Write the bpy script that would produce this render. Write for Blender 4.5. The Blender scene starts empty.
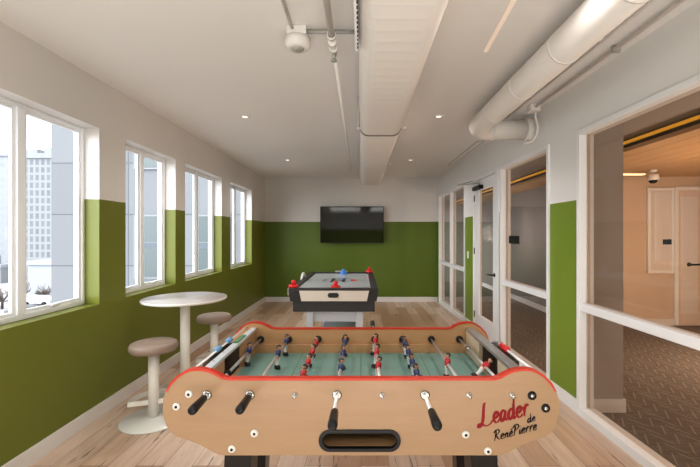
import bpy, bmesh, math, random
from mathutils import Vector, Matrix
random.seed(7)
C = bpy.context.scene.collection
PI = math.pi
F = 385.0; VX = 361.0; VY = 235.0; H = 1.56

# ------------------------------------------------------------------ materials
def mat(name, col=(0.8,0.8,0.8), rough=0.5, metal=0.0, spec=0.5, emit=None, es=0.0, coat=0.0):
    m = bpy.data.materials.new(name); m.use_nodes = True
    b = m.node_tree.nodes['Principled BSDF']
    b.inputs['Base Color'].default_value = (*col, 1)
    b.inputs['Roughness'].default_value = rough
    b.inputs['Metallic'].default_value = metal
    b.inputs['Specular IOR Level'].default_value = spec
    b.inputs['Coat Weight'].default_value = coat
    if emit:
        b.inputs['Emission Color'].default_value = (*emit, 1)
        b.inputs['Emission Strength'].default_value = es
    return m
def N(m, t, **kw):
    n = m.node_tree.nodes.new(t)
    for k, v in kw.items():
        if k in n.inputs.keys(): n.inputs[k].default_value = v
        else: setattr(n, k, v)
    return n
def L(m, a, b): m.node_tree.links.new(a, b)
def BS(m): return m.node_tree.nodes['Principled BSDF']
def mixrgb(m, fac, a, b, blend='MIX'):
    n = m.node_tree.nodes.new('ShaderNodeMix'); n.data_type = 'RGBA'; n.blend_type = blend
    for sock, v in ((n.inputs[0], fac), (n.inputs[6], a), (n.inputs[7], b)):
        if hasattr(v, 'is_linked') or isinstance(v, bpy.types.NodeSocket): L(m, v, sock)
        else: sock.default_value = v if not isinstance(v, tuple) else (*v, 1)
    return n.outputs[2]
def ramp(m, src, stops):
    r = N(m, 'ShaderNodeValToRGB'); L(m, src, r.inputs[0])
    el = r.color_ramp.elements
    while len(el) < len(stops): el.new(0.5)
    for e, (p, c) in zip(el, stops): e.position = p; e.color = (*c, 1)
    return r.outputs[0]
def mathn(m, op, a, b=None, c=None):
    n = N(m, 'ShaderNodeMath'); n.operation = op
    for i, v in enumerate((a, b, c)):
        if v is None: continue
        if isinstance(v, bpy.types.NodeSocket): L(m, v, n.inputs[i])
        else: n.inputs[i].default_value = v
    return n.outputs[0]
def bump(m, h, strength=0.1, dist=0.01):
    b = N(m, 'ShaderNodeBump'); b.inputs['Strength'].default_value = strength; b.inputs['Distance'].default_value = dist
    L(m, h, b.inputs['Height']); L(m, b.outputs[0], BS(m).inputs['Normal'])
def noise(m, scale, detail=3, vec=None, rough=0.5):
    n = N(m, 'ShaderNodeTexNoise'); n.inputs['Scale'].default_value = scale; n.inputs['Detail'].default_value = detail
    n.inputs['Roughness'].default_value = rough
    if vec is not None: L(m, vec, n.inputs['Vector'])
    return n.outputs['Fac']
def objvec(m, scale=(1,1,1), rot=(0,0,0), loc=(0,0,0), which='Object'):
    t = N(m, 'ShaderNodeTexCoord'); mp = N(m, 'ShaderNodeMapping')
    mp.inputs['Scale'].default_value = scale; mp.inputs['Rotation'].default_value = rot; mp.inputs['Location'].default_value = loc
    L(m, t.outputs[which], mp.inputs[0]); return mp.outputs[0]

GREEN_Z = 1.868
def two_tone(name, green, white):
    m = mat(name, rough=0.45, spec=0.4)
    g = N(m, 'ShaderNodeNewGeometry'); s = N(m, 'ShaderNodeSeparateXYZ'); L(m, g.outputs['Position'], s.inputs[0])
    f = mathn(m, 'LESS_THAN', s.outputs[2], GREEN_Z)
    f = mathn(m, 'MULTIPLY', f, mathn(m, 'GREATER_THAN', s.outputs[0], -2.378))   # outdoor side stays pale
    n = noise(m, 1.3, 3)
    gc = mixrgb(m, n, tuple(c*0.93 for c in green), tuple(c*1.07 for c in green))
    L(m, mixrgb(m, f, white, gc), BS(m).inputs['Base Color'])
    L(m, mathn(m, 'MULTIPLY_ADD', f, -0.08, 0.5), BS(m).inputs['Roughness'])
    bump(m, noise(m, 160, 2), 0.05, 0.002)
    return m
GREEN = (0.098, 0.136, 0.014)
M = {}
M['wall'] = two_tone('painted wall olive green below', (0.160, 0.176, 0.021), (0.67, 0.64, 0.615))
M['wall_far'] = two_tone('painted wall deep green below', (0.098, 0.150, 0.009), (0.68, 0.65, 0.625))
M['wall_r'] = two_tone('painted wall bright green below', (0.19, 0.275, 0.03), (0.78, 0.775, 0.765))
M['ceil'] = mat('ceiling paint', (0.78, 0.755, 0.735), 0.8)
bump(M['ceil'], noise(M['ceil'], 90, 2), 0.04, 0.002)
M['white'] = mat('white trim paint', (0.82, 0.825, 0.84), 0.4)
M['vinyl'] = mat('white window vinyl', (0.86, 0.88, 0.92), 0.35)
M['base'] = mat('baseboard paint', (0.74, 0.71, 0.69), 0.45)
M['duct'] = mat('painted duct metal', (0.76, 0.725, 0.70), 0.6, spec=0.3)
M['duct_seam'] = mat('dark duct seam', (0.16, 0.14, 0.13), 0.6)  # dark band at the duct joint
M['pipe'] = mat('painted pipe', (0.80, 0.77, 0.745), 0.5)
M['pole'] = mat('cream powder coat', (0.78, 0.755, 0.71), 0.35)
M['top'] = mat('pale laminate top', (0.50, 0.47, 0.455), 0.3)
M['top_edge'] = mat('laminate edge', (0.72, 0.70, 0.67), 0.4)
M['seat'] = mat('taupe upholstery', (0.29, 0.215, 0.17), 0.42)
bump(M['seat'], noise(M['seat'], 200, 2), 0.06, 0.002)
M['black'] = mat('black plastic', (0.006, 0.006, 0.007), 0.35, spec=0.3)
M['rubber'] = mat('black rubber', (0.010, 0.010, 0.010), 0.6, spec=0.25)
M['chrome'] = mat('chrome steel', (0.42, 0.415, 0.41), 0.25, 1.0)
M['rod'] = mat('polished rod steel', (0.66, 0.65, 0.64), 0.3, 0.85)
M['steel'] = mat('brushed steel strip', (0.42, 0.42, 0.42), 0.35, 0.8)
M['strip'] = mat('pale blue grey strip', (0.50, 0.53, 0.56), 0.3)
M['goal'] = mat('dark brown goal lining', (0.07, 0.042, 0.026), 0.6)
M['dark_leg'] = mat('espresso leg laminate', (0.014, 0.010, 0.009), 0.3, spec=0.3)
M['red_edge'] = mat('red edge trim', (0.48, 0.035, 0.014), 0.4, spec=0.3)
M['red'] = mat('glossy red plastic', (0.60, 0.012, 0.012), 0.3)
M['blue'] = mat('bright blue plastic', (0.05, 0.22, 0.62), 0.3)
M['bead_blue'] = mat('pale blue plastic', (0.16, 0.34, 0.58), 0.4)
M['bead_green'] = mat('green plastic', (0.05, 0.17, 0.06), 0.4)
M['fig_red'] = mat('red jersey paint', (0.42, 0.016, 0.02), 0.35)
M['fig_blue'] = mat('navy jersey paint', (0.02, 0.035, 0.12), 0.35)
M['fig_white'] = mat('white shorts paint', (0.66, 0.64, 0.62), 0.4)
M['skin'] = mat('figure skin paint', (0.50, 0.26, 0.16), 0.45)
M['hair'] = mat('figure black paint', (0.015, 0.012, 0.012), 0.4)
M['ink_red'] = mat('dark red lettering', (0.21, 0.004, 0.007), 0.5, spec=0.2)
M['ink_black'] = mat('black lettering', (0.004, 0.004, 0.006), 0.6, spec=0.1)
M['tvscreen'] = mat('dark glossy screen', (0.006, 0.005, 0.005), 0.06, spec=0.4)
M['panel_grey'] = mat('charcoal laminate', (0.030, 0.027, 0.028), 0.45, spec=0.3)
M['ah_white'] = mat('cream side panel', (0.64, 0.58, 0.51), 0.45)
M['ah_top'] = mat('air hockey playing surface', (0.52, 0.55, 0.58), 0.2)
M['ah_leg'] = mat('silver grey leg', (0.42, 0.44, 0.47), 0.4, 0.2)
M['bowl'] = mat('recess dark', (0.006, 0.006, 0.006), 0.5)  # near-black puts the recess shade into the ball tray's colour
M['galv'] = mat('grey fitting', (0.42, 0.41, 0.39), 0.45, 0.3)
M['lamp'] = mat('lit lamp lens', (1, 0.9, 0.8), 0.5, emit=(1.0, 0.9, 0.8), es=2)
M['linear'] = mat('lit linear diffuser', (0.9, 0.75, 0.65), 0.5, emit=(1.0, 0.78, 0.66), es=0.22)
M['cove'] = mat('amber edge light', (0.8, 0.45, 0.05), 0.5, emit=(1.0, 0.48, 0.03), es=0.42)
M['lob_lamp'] = mat('lit lobby strip', (1, 0.8, 0.6), 0.5, emit=(1.0, 0.72, 0.42), es=1.8)
M['lob_wall'] = mat('lobby wall paint', (0.64, 0.50, 0.40), 0.6)
M['lob_wall2'] = mat('lobby grey wall paint', (0.27, 0.25, 0.24), 0.7)
M['lob_pier'] = mat('lobby pier paint', (0.44, 0.40, 0.38), 0.7)
M['lob_soffit'] = mat('lobby soffit paint', (0.30, 0.275, 0.26), 0.7)
M['frost'] = mat('frosted door glass', (0.72, 0.66, 0.62), 0.4)
M['lob_door'] = mat('lobby door paint', (0.70, 0.56, 0.47), 0.5)

# glass: fresnel mix of clear and mirror
def glass(name, tint, refl=1.0):
    m = bpy.data.materials.new(name); m.use_nodes = True
    nt = m.node_tree; nt.nodes.remove(nt.nodes['Principled BSDF'])
    out = nt.nodes['Material Output']
    t = N(m, 'ShaderNodeBsdfTransparent'); t.inputs[0].default_value = (*tint, 1)
    g = N(m, 'ShaderNodeBsdfGlossy'); g.inputs['Roughness'].default_value = 0.01
    lw = N(m, 'ShaderNodeLayerWeight'); lw.inputs['Blend'].default_value = 0.5
    fr = mathn(m, 'MULTIPLY_ADD', mathn(m, 'POWER', lw.outputs['Facing'], 5.0), 0.9, 0.035)
    mx = N(m, 'ShaderNodeMixShader')
    L(m, mathn(m, 'MULTIPLY', fr, refl), mx.inputs[0]); L(m, t.outputs[0], mx.inputs[1]); L(m, g.outputs[0], mx.inputs[2])
    L(m, mx.outputs[0], out.inputs[0]); return m
M['glass_in'] = glass('interior pane glass', (0.90, 0.87, 0.84), 0.9)
M['glass_out'] = glass('window pane glass', (0.95, 0.96, 0.97), 0.08)

# oak plank floor
m = M['floor'] = mat('oak plank floor', rough=0.36, spec=0.45)
v = objvec(m, rot=(0, 0, PI/2))
br = N(m, 'ShaderNodeTexBrick'); L(m, v, br.inputs['Vector'])
br.offset = 0.37; br.offset_frequency = 2
for k, x in (('Scale', 1.0), ('Brick Width', 1.9), ('Row Height', 0.19), ('Mortar Size', 0.0022), ('Mortar Smooth', 0.4), ('Bias', 0.0)): br.inputs[k].default_value = x
br.inputs['Color1'].default_value = (0, 0, 0, 1); br.inputs['Color2'].default_value = (1, 1, 1, 1); br.inputs['Mortar'].default_value = (0.5, 0.5, 0.5, 1)
plank = ramp(m, br.outputs['Color'], [(0.0, (0.42, 0.235, 0.14)), (0.35, (0.64, 0.445, 0.32)), (0.7, (0.76, 0.60, 0.49)), (1.0, (0.54, 0.335, 0.215))])
g1 = noise(m, 1.0, 6, objvec(m, (16, 1.1, 1)), 0.65)
plank = mixrgb(m, ramp(m, g1, [(0.3, (0.55, 0.55, 0.55)), (0.62, (0, 0, 0))]), plank, (0.36, 0.225, 0.15))
g2 = noise(m, 1.0, 3, objvec(m, (24, 2.2, 1), loc=(3.1, 7.7, 0)), 0.55)
plank = mixrgb(m, ramp(m, g2, [(0.63, (0, 0, 0)), (0.68, (0.85, 0.85, 0.85))]), plank, (0.12, 0.08, 0.065))
plank = mixrgb(m, br.outputs['Fac'], plank, (0.24, 0.155, 0.105))
L(m, plank, BS(m).inputs['Base Color'])
L(m, mathn(m, 'MULTIPLY_ADD', g1, 0.22, 0.2), BS(m).inputs['Roughness'])
bump(m, mathn(m, 'SUBTRACT', g1, br.outputs['Fac']), 0.08, 0.003)

# beech veneer of the football table
def beech(name, a, b, sc=(1.2, 14, 14)):
    m = mat(name, rough=0.42, spec=0.4)
    n = noise(m, 2.2, 5, objvec(m, sc), 0.6)
    n2 = noise(m, 9, 3, objvec(m, (sc[0]*1.5, sc[1]*2, sc[2]*2)), 0.7)
    c = mixrgb(m, n, a, b); c = mixrgb(m, mathn(m, 'MULTIPLY', n2, 0.3), c, tuple(x*0.72 for x in a))
    L(m, c, BS(m).inputs['Base Color']); return m
M['beech'] = beech('beech veneer', (0.315, 0.185, 0.10), (0.38, 0.24, 0.14))
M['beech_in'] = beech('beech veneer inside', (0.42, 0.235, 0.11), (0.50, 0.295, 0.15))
M['cream_ply'] = beech('cream plywood', (0.52, 0.41, 0.29), (0.60, 0.48, 0.35), (8, 2, 8))
M['lob_wood'] = beech('lobby timber ceiling', (0.45, 0.26, 0.11), (0.74, 0.47, 0.24), (9, 0.6, 9))
m = M['field'] = mat('teal playfield', (0.16, 0.30, 0.27), 0.3, spec=0.4)
L(m, mixrgb(m, noise(m, 6, 3), (0.145, 0.275, 0.245), (0.18, 0.33, 0.30)), BS(m).inputs['Base Color'])
# white marble-like reflections on stool bases come from the glossy coat
M['disc'] = mat('glossy white base', (0.80, 0.79, 0.77), 0.14)

# carpet with broken chevron dashes
m = M['carpet'] = mat('chevron carpet', rough=0.95, spec=0.1)
s = N(m, 'ShaderNodeSeparateXYZ'); L(m, objvec(m), s.inputs[0])
cell = mathn(m, 'MULTIPLY', s.outputs[0], 4.2)
zig = mathn(m, 'ABSOLUTE', mathn(m, 'SUBTRACT', mathn(m, 'FRACT', cell), 0.5))
ln = mathn(m, 'FRACT', mathn(m, 'ADD', mathn(m, 'MULTIPLY', s.outputs[1], 7.5), mathn(m, 'MULTIPLY', zig, 3.2)))
dash = mathn(m, 'LESS_THAN', ln, 0.17)
gap = mathn(m, 'GREATER_THAN', mathn(m, 'ABSOLUTE', mathn(m, 'SUBTRACT', zig, 0.25)), -1.0)
brk = mathn(m, 'LESS_THAN', mathn(m, 'ABSOLUTE', mathn(m, 'SUBTRACT', zig, 0.25)), 0.17)
msk = mathn(m, 'MULTIPLY', mathn(m, 'MULTIPLY', dash, brk), noise(m, 2.2, 2))
n1 = noise(m, 1, 4, objvec(m, (3, 40, 1)), 0.7)
cc = mixrgb(m, n1, (0.055, 0.047, 0.042), (0.27, 0.235, 0.21))
L(m, mixrgb(m, mathn(m, 'MULTIPLY', msk, 1.5), cc, (0.36, 0.325, 0.30)), BS(m).inputs['Base Color'])
bump(m, noise(m, 300, 2), 0.3, 0.004)

# grey cladding of the neighbouring wing
m = M['clad'] = mat('grey cladding panels', rough=0.8)
br = N(m, 'ShaderNodeTexBrick'); L(m, objvec(m, rot=(PI/2, 0, 0)), br.inputs['Vector']); br.offset = 0.0
for k, x in (('Scale', 1.0), ('Brick Width', 1.45), ('Row Height', 1.6), ('Mortar Size', 0.018)): br.inputs[k].default_value = x
br.inputs['Color1'].default_value = (0.175, 0.179, 0.188, 1); br.inputs['Color2'].default_value = (0.195, 0.20, 0.21, 1); br.inputs['Mortar'].default_value = (0.10, 0.103, 0.11, 1)
L(m, br.outputs['Color'], BS(m).inputs['Base Color'])
def tower_mat(name, wall, win, w, h):
    m = mat(name, rough=0.8)
    br = N(m, 'ShaderNodeTexBrick'); L(m, objvec(m, rot=(PI/2, 0, 0)), br.inputs['Vector']); br.offset = 0.0
    for k, x in (('Scale', 1.0), ('Brick Width', w), ('Row Height', h), ('Mortar Size', min(w, h)*0.2), ('Mortar Smooth', 0.0)): br.inputs[k].default_value = x
    br.inputs['Color1'].default_value = (*win, 1); br.inputs['Color2'].default_value = (*[c*1.15 for c in win], 1); br.inputs['Mortar'].default_value = (*wall, 1)
    L(m, br.outputs['Color'], BS(m).inputs['Base Color']); return m
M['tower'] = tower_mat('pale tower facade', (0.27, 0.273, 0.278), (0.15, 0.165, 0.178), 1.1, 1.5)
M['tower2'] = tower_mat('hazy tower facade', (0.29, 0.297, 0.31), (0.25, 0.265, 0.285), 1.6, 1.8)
M['shed'] = mat('low building wall', (0.34, 0.36, 0.39), 0.8)
M['wing_glass'] = mat('wing window glass', (0.085, 0.105, 0.105), 0.3)
M['wing_frame'] = mat('wing window frame', (0.24, 0.25, 0.26), 0.5)
M['wing_dark'] = mat('wing spandrel', (0.10, 0.12, 0.14), 0.5)
m = M['ground'] = mat('winter ground', rough=0.9)
L(m, ramp(m, noise(m, 0.09, 6, rough=0.7), [(0.38, (0.48, 0.48, 0.49)), (0.48, (0.30, 0.285, 0.275)), (0.56, (0.15, 0.125, 0.115)), (0.66, (0.46, 0.46, 0.48))]), BS(m).inputs['Base Color'])
M['twig'] = mat('bare brown crown', (0.24, 0.20, 0.185), 0.9)
M['bark'] = mat('bark', (0.10, 0.075, 0.06), 0.9)
M['car_a'] = mat('car paint white', (0.65, 0.66, 0.68), 0.3)
M['car_b'] = mat('car paint dark', (0.06, 0.07, 0.09), 0.3)
M['car_c'] = mat('car paint grey', (0.16, 0.16, 0.17), 0.3)

# ------------------------------------------------------------------ mesh helpers
class MB:
    """collects shapes; one build() = one mesh object"""
    def __init__(s): s.bm = bmesh.new(); s.mats = []
    def mi(s, m):
        if m is None: return 0
        if m not in s.mats: s.mats.append(m)
        return s.mats.index(m)
    def _f(s, vs, i=0, smooth=False):
        try:
            f = s.bm.faces.new(vs); f.material_index = i; f.smooth = smooth; return f
        except ValueError: return None
    def box(s, x0, x1, y0, y1, z0, z1, m=None):
        i = s.mi(m); x0, x1 = sorted((x0, x1)); y0, y1 = sorted((y0, y1)); z0, z1 = sorted((z0, z1))
        v = [s.bm.verts.new(p) for p in ((x0,y0,z0),(x1,y0,z0),(x1,y1,z0),(x0,y1,z0),(x0,y0,z1),(x1,y0,z1),(x1,y1,z1),(x0,y1,z1))]
        for q in ((3,2,1,0),(4,5,6,7),(0,1,5,4),(1,2,6,5),(2,3,7,6),(3,0,4,7)): s._f([v[k] for k in q], i)
        return s
    def loft(s, rings, m=None, smooth=True, cap=True, ms=None):
        rv = [[s.bm.verts.new(p) for p in r] for r in rings]
        n = len(rv[0])
        for k in range(len(rv)-1):
            i = s.mi(ms[k]) if ms else s.mi(m)
            for j in range(n): s._f([rv[k][j], rv[k][(j+1)%n], rv[k+1][(j+1)%n], rv[k+1][j]], i, smooth)
        if cap:
            s._f(rv[0][::-1], s.mi(ms[0]) if ms else s.mi(m)); s._f(rv[-1], s.mi(ms[-1]) if ms else s.mi(m))
        return s
    def tube(s, pts, r, m=None, n=16, closed=False):
        pts = [Vector(p) for p in pts]; rr = r if isinstance(r, (list, tuple)) else [r]*len(pts)
        rings = []; up = None
        for k, p in enumerate(pts):
            a = pts[k-1] if k > 0 else (pts[-1] if closed else p); b = pts[(k+1) % len(pts)] if (k < len(pts)-1 or closed) else p
            d = (b - a).normalized()
            if up is None: up = Vector((0,0,1)) if abs(d.z) < 0.9 else Vector((1,0,0))
            u = (up - d*up.dot(d)).normalized(); w = d.cross(u); up = u
            rings.append([p + (u*math.cos(2*PI*j/n) + w*math.sin(2*PI*j/n))*rr[k] for j in range(n)])
        if closed: rings.append(rings[0]); return s.loft(rings, m, cap=False)
        return s.loft(rings, m)
    def lathe(s, prof, m=None, n=40, c=(0,0,0), axis='z', ms=None):
        rings = []
        for r, h in prof:
            ring = []
            for j in range(n):
                a = 2*PI*j/n; x, y = r*math.cos(a), r*math.sin(a)
                p = {'z': (x, y, h), 'y': (x, h, -y), 'x': (h, x, y)}[axis]
                ring.append((c[0]+p[0], c[1]+p[1], c[2]+p[2]))
            rings.append(ring)
        return s.loft(rings, m, ms=ms)
    def prism(s, poly, y0, y1, m=None, plane='xz', smooth=False):
        """polygon extruded along the remaining axis"""
        def P(a, b, t): return (a, t, b) if plane == 'xz' else ((a, b, t) if plane == 'xy' else (t, a, b))
        v0 = [s.bm.verts.new(P(a, b, y0)) for a, b in poly]; v1 = [s.bm.verts.new(P(a, b, y1)) for a, b in poly]
        i = s.mi(m); n = len(poly)
        s._f(v0, i); s._f(v1[::-1], i)
        for j in range(n): s._f([v0[j], v0[(j+1)%n], v1[(j+1)%n], v1[j]], i, smooth)
        return s
    def build(s, name, m=None, parent=None, bevel=0.0, seg=2, loc=(0,0,0)):
        bmesh.ops.recalc_face_normals(s.bm, faces=s.bm.faces)
        me = bpy.data.meshes.new(name); s.bm.to_mesh(me); s.bm.free()
        for x in (s.mats or [m]): me.materials.append(x if x else m)
        o = bpy.data.objects.new(name, me); C.objects.link(o); o.location = loc
        if parent: o.parent = parent
        if bevel:
            b = o.modifiers.new('bevel', 'BEVEL'); b.width = bevel; b.segments = seg; b.limit_method = 'ANGLE'; b.angle_limit = math.radians(40)
        return o
def tag(o, label=None, cat=None, group=None, kind=None):
    if label: o['label'] = label
    if cat: o['category'] = cat
    if group: o['group'] = group
    if kind: o['kind'] = kind
    return o
def thing(name, loc, label, cat, group=None, rotz=0):
    o = bpy.data.objects.new(name, None); C.objects.link(o); o.location = loc; o.rotation_euler = (0, 0, rotz)
    o.empty_display_size = 0.1
    return tag(o, label, cat, group)
def struct(o, label, cat): return tag(o, label, cat, kind='structure')
def sempty(name, loc, label, cat, rotz=0):
    o = thing(name, loc, label, cat, rotz=rotz); o['kind'] = 'structure'; return o
def wall_poly(mb, t0, t1, z0, z1, holes, x0, x1, m=None):
    """wall slab running along y from t0..t1, thickness x0..x1, with rectangular holes (a,b,za,zb)"""
    cur = t0
    for a, b, za, zb in sorted(holes):
        if a > cur: mb.box(x0, x1, cur, a, z0, z1, m)
        if za > z0: mb.box(x0, x1, a, b, z0, za, m)
        if zb < z1: mb.box(x0, x1, a, b, zb, z1, m)
        cur = b
    if cur < t1: mb.box(x0, x1, cur, t1, z0, z1, m)
    return mb

# ------------------------------------------------------------------ room shell
XL = -2.25; YB = 9.0; ZC = 2.895; YF = -2.4
struct(MB().box(XL-0.1, 2.04, YF-0.1, YB+0.1, -0.12, 0.0).build('floor', M['floor']), 'pale oak plank floor running the length of the room', 'floor')
struct(MB().box(XL-0.3, 2.15, YF-0.1, YB+0.1, ZC, ZC+0.2).build('ceiling', M['ceil']), 'smooth off-white painted ceiling', 'ceiling')
wz0, wz1 = 0.965, 2.478
WIN = [(0.35, 1.62), (2.07, 3.31), (3.68, 4.67), (4.925, 6.22), (6.63, 7.92)]  # first opening is out of view, added to let in more daylight
holes = [(a, b, wz0, wz1) for a, b in WIN]
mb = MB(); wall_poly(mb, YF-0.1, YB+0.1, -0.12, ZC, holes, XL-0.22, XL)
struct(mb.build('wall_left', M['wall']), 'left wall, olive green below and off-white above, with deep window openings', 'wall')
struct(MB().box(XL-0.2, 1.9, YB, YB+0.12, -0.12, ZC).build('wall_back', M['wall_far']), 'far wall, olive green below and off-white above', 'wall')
struct(MB().box(XL-0.2, 2.15, YF-0.12, YF, -0.12, ZC).build('wall_front', M['wall_r']), 'wall behind the viewpoint', 'wall')

RW = (1.962, 0, 0); RA = math.atan(0.018)          # right wall frame: slightly turned
def rw(o): o.location = RW; o.rotation_euler = (0, 0, RA); return o
Zt = 2.47
GL = [(6.80, 8.86, 'far'), (3.855, 5.14, 'mid'), (0.2, 3.37, 'near')]
DOOR = (5.20, 6.30)
holes = [(a, b, -0.12, Zt) for a, b, _ in GL] + [(DOOR[0], DOOR[1], -0.12, Zt)]
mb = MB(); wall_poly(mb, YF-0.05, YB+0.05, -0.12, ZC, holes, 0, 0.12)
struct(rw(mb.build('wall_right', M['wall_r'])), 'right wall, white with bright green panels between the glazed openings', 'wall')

# baseboards
struct(MB().box(XL, XL+0.016, YF, YB, 0, 0.115).build('baseboard_left', M['base'], bevel=0.003), 'white baseboard along the left wall', 'baseboard')
struct(MB().box(XL+0.017, 1.79, YB-0.016, YB, 0, 0.115).build('baseboard_back', M['base'], bevel=0.003), 'white baseboard along the far wall', 'baseboard')
for a, b, lb in ((3.375, 3.85, 'short white baseboard under the near green panel of the right wall'), (6.30, 6.795, 'short white baseboard under the narrow green panel left of the glazed door')):
    struct(rw(MB().box(-0.014, 0, a, b, 0, 0.115).build('baseboard_right', M['white'])), lb, 'baseboard')

# exterior windows
wl = ['unseen window added beside the viewpoint for more daylight', 'nearest window in view on the left wall, showing a pale tower and a grey wing', 'second window from the front on the left wall, the narrowest', 'third window from the front on the left wall, behind the round table', 'farthest window on the left wall, closest to the far wall']
XG = XL-0.125
for i, (a, b) in enumerate(WIN):
    w = sempty('window_%d' % (i+1), (XG, (a+b)/2, wz0), wl[i], 'window')
    hw = (b-a)/2; hh = wz1-wz0; f = 0.028
    mb = MB(); mb.box(-0.045, 0.0, -hw, -hw+f, 0, hh).box(-0.045, 0.0, hw-f, hw, 0, hh).box(-0.045, 0, -hw+f, hw-f, 0, f+0.01).box(-0.045, 0, -hw+f, hw-f, hh-f, hh)
    mb.box(-0.045, 0.004, -0.032, 0.032, f+0.01, hh-f)
    mb.build('window_frame', M['vinyl'], w, bevel=0.004)
    for s0, s1 in ((-hw+f, -0.032), (0.032, hw-f)):
        g = 0.026; z0, z1 = f+0.01, hh-f
        sb = MB(); sb.box(-0.035, -0.012, s0, s0+g, z0, z1).box(-0.035, -0.012, s1-g, s1, z0, z1).box(-0.035, -0.012, s0+g, s1-g, z0, z0+g).box(-0.035, -0.012, s0+g, s1-g, z1-g, z1)
        sh = sb.build('sash', M['vinyl'], w, bevel=0.003)
        MB().box(-0.026, -0.022, s0+g-0.004, s1-g+0.004, z0+g-0.004, z1-g+0.004).build('pane', M['glass_out'], sh)
        if i < 3: MB().box(-0.012, 0.004, (s0+s1)/2-0.045, (s0+s1)/2+0.045, z0+0.008, z0+0.026).build('latch', M['white'], sh, bevel=0.003)

# interior glazing on the right wall
def glazing(idx, a, b, mull, label):
    w = sempty('window_%d' % idx, (*RW[:2], 0), label, 'window', RA)
    f = 0.045 if idx != 6 else 0.035; z0, z1 = 0.0, Zt
    mb = MB(); mb.box(-0.018, 0.11, a, a+f, z0, z1).box(-0.018, 0.11, b-f, b, z0, z1).box(-0.018, 0.11, a+f, b-f, z0, z0+0.07).box(-0.018, 0.11, a+f, b-f, z1-f, z1)
    for q in mull: mb.box(-0.012, 0.10, q-0.03, q+0.03, z0+0.07, z1-f)
    mb.build('window_frame', M['white'], w, bevel=0.003)
    edges = [a+f] + [e for q in mull for e in (q-0.03, q+0.03)] + [b-f]
    for k in range(0, len(edges), 2):
        s0, s1 = edges[k], edges[k+1]
        MB().box(-0.010, 0.09, s0, s1, 0.905, 0.972).build('crossbar', M['white'], w, bevel=0.003)
        MB().box(0.045, 0.051, s0, s1, z0+0.07, 0.905).build('pane', M['glass_in'], w)
        MB().box(0.045, 0.051, s0, s1, 0.972, z1-f).build('pane', M['glass_in'], w)
        br = MB(); g = 0.014
        for (c0, c1) in ((z0+0.07, 0.905), (0.972, z1-f)):
            br.box(0.056, 0.07, s0, s0+g, c0, c1).box(0.056, 0.07, s1-g, s1, c0, c1)
        br.build('glazing_bead', M['lob_wall'], w)
    return w
glazing(6, 6.80, 8.86, [7.82], 'farthest interior glazed window on the right wall, two panes wide, near the far corner')
glazing(7, 3.855, 5.14, [], 'middle interior glazed window on the right wall, right of the glazed door')
glazing(8, 0.2, 3.37, [1.45], 'large nearest interior glazed window at the right edge')

# glazed door
d = sempty('door_1', (*RW[:2], 0), 'white door with a tall narrow glass panel in the right wall', 'door', RA)
a, b = DOOR
MB().box(-0.02, 0.12, a, a+0.10, 0, Zt).box(-0.02, 0.12, b-0.035, b, 0, Zt).box(-0.02, 0.12, a+0.10, b-0.035, Zt-0.05, Zt).build('door_frame', M['white'], d, bevel=0.003)
l0, l1, lz = a+0.105, b-0.04, Zt-0.055
g0, g1, gz0, gz1 = l0+0.14, l1-0.20, 0.30, 2.26
leaf = MB(); leaf.box(0.0, 0.045, l0, g0, 0.01, lz).box(0.0, 0.045, g1, l1, 0.01, lz).box(0.0, 0.045, g0, g1, 0.01, gz0).box(0.0, 0.045, g0, g1, gz1, lz)
leaf.build('door_leaf', M['white'], d, bevel=0.002)
MB().box(0.018, 0.024, g0, g1, gz0, gz1).build('door_glass', M['glass_in'], d)
h = MB(); h.lathe([(0.0, -0.012), (0.026, -0.012), (0.026, 0.0), (0.0, 0.0)], n=20, c=(0, l0+0.065, 1.0), axis='x')
h.tube([(-0.01, l0+0.065, 1.0), (-0.055, l0+0.065, 1.0), (-0.06, l0+0.08, 1.0), (-0.06, l0+0.19, 1.0)], 0.011, n=10)
h.build('door_handle', M['black'], d)
for z in (0.28, 1.3, 2.15): MB().lathe([(0.009, z-0.05), (0.009, z+0.05)], n=10, c=(-0.006, l1+0.004, 0)).build('hinge', M['black'], d)
MB().box(-0.065, -0.001, l1-0.42, l1-0.06, 2.265, 2.325).build('door_closer', M['black'], d, bevel=0.006)
MB().tube([(-0.035, l1-0.34, 2.33), (-0.03, l1-0.34, 2.36), (-0.28, l1-0.02, 2.37)], 0.011, n=8).tube([(-0.28, l1-0.02, 2.37), (-0.02, l1+0.02, 2.44)], 0.009, n=8).build('closer_arm', M['galv'], d)

# ------------------------------------------------------------------ lobby beyond the glass
struct(MB().box(1.94, 9.5, YF, 13, -0.12, -0.012).build('floor', M['carpet']), 'brown carpet with pale chevron dashes beyond the glass', 'floor')
struct(MB().box(2.0, 3.2, YF, 13, 2.72, 2.80).build('ceiling', M['lob_soffit']), 'grey soffit strip beyond the glass', 'ceiling')
mb = MB()
for k in range(27): mb.box(3.22+k*0.235, 3.22+k*0.235+0.225, YF, 13, 2.575, 2.62)
struct(mb.build('ceiling', M['lob_wood']), 'timber plank ceiling of the lobby beyond the glass', 'ceiling')
struct(MB().box(3.19, 3.215, YF, 13, 2.66, 2.695).build('trim_1', M['cove']), 'amber lit edge strip along the timber ceiling', 'trim')
struct(MB().box(3.75, 9.5, 6.7, 6.82, -0.1, 2.62).build('wall_lobby', M['lob_wall']), 'peach lit wall of the lobby beyond the glass', 'wall')
struct(MB().box(3.75, 3.87, 6.825, 13, -0.1, 2.62).build('wall_corridor', M['lob_wall2']), 'grey corridor wall beyond the middle glazed window', 'wall')
struct(MB().box(1.9, 9.5, 13, 13.1, -0.1, 2.8).build('wall_corridor_end', M['lob_wall2']), 'grey wall at the end of the corridor', 'wall')
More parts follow.
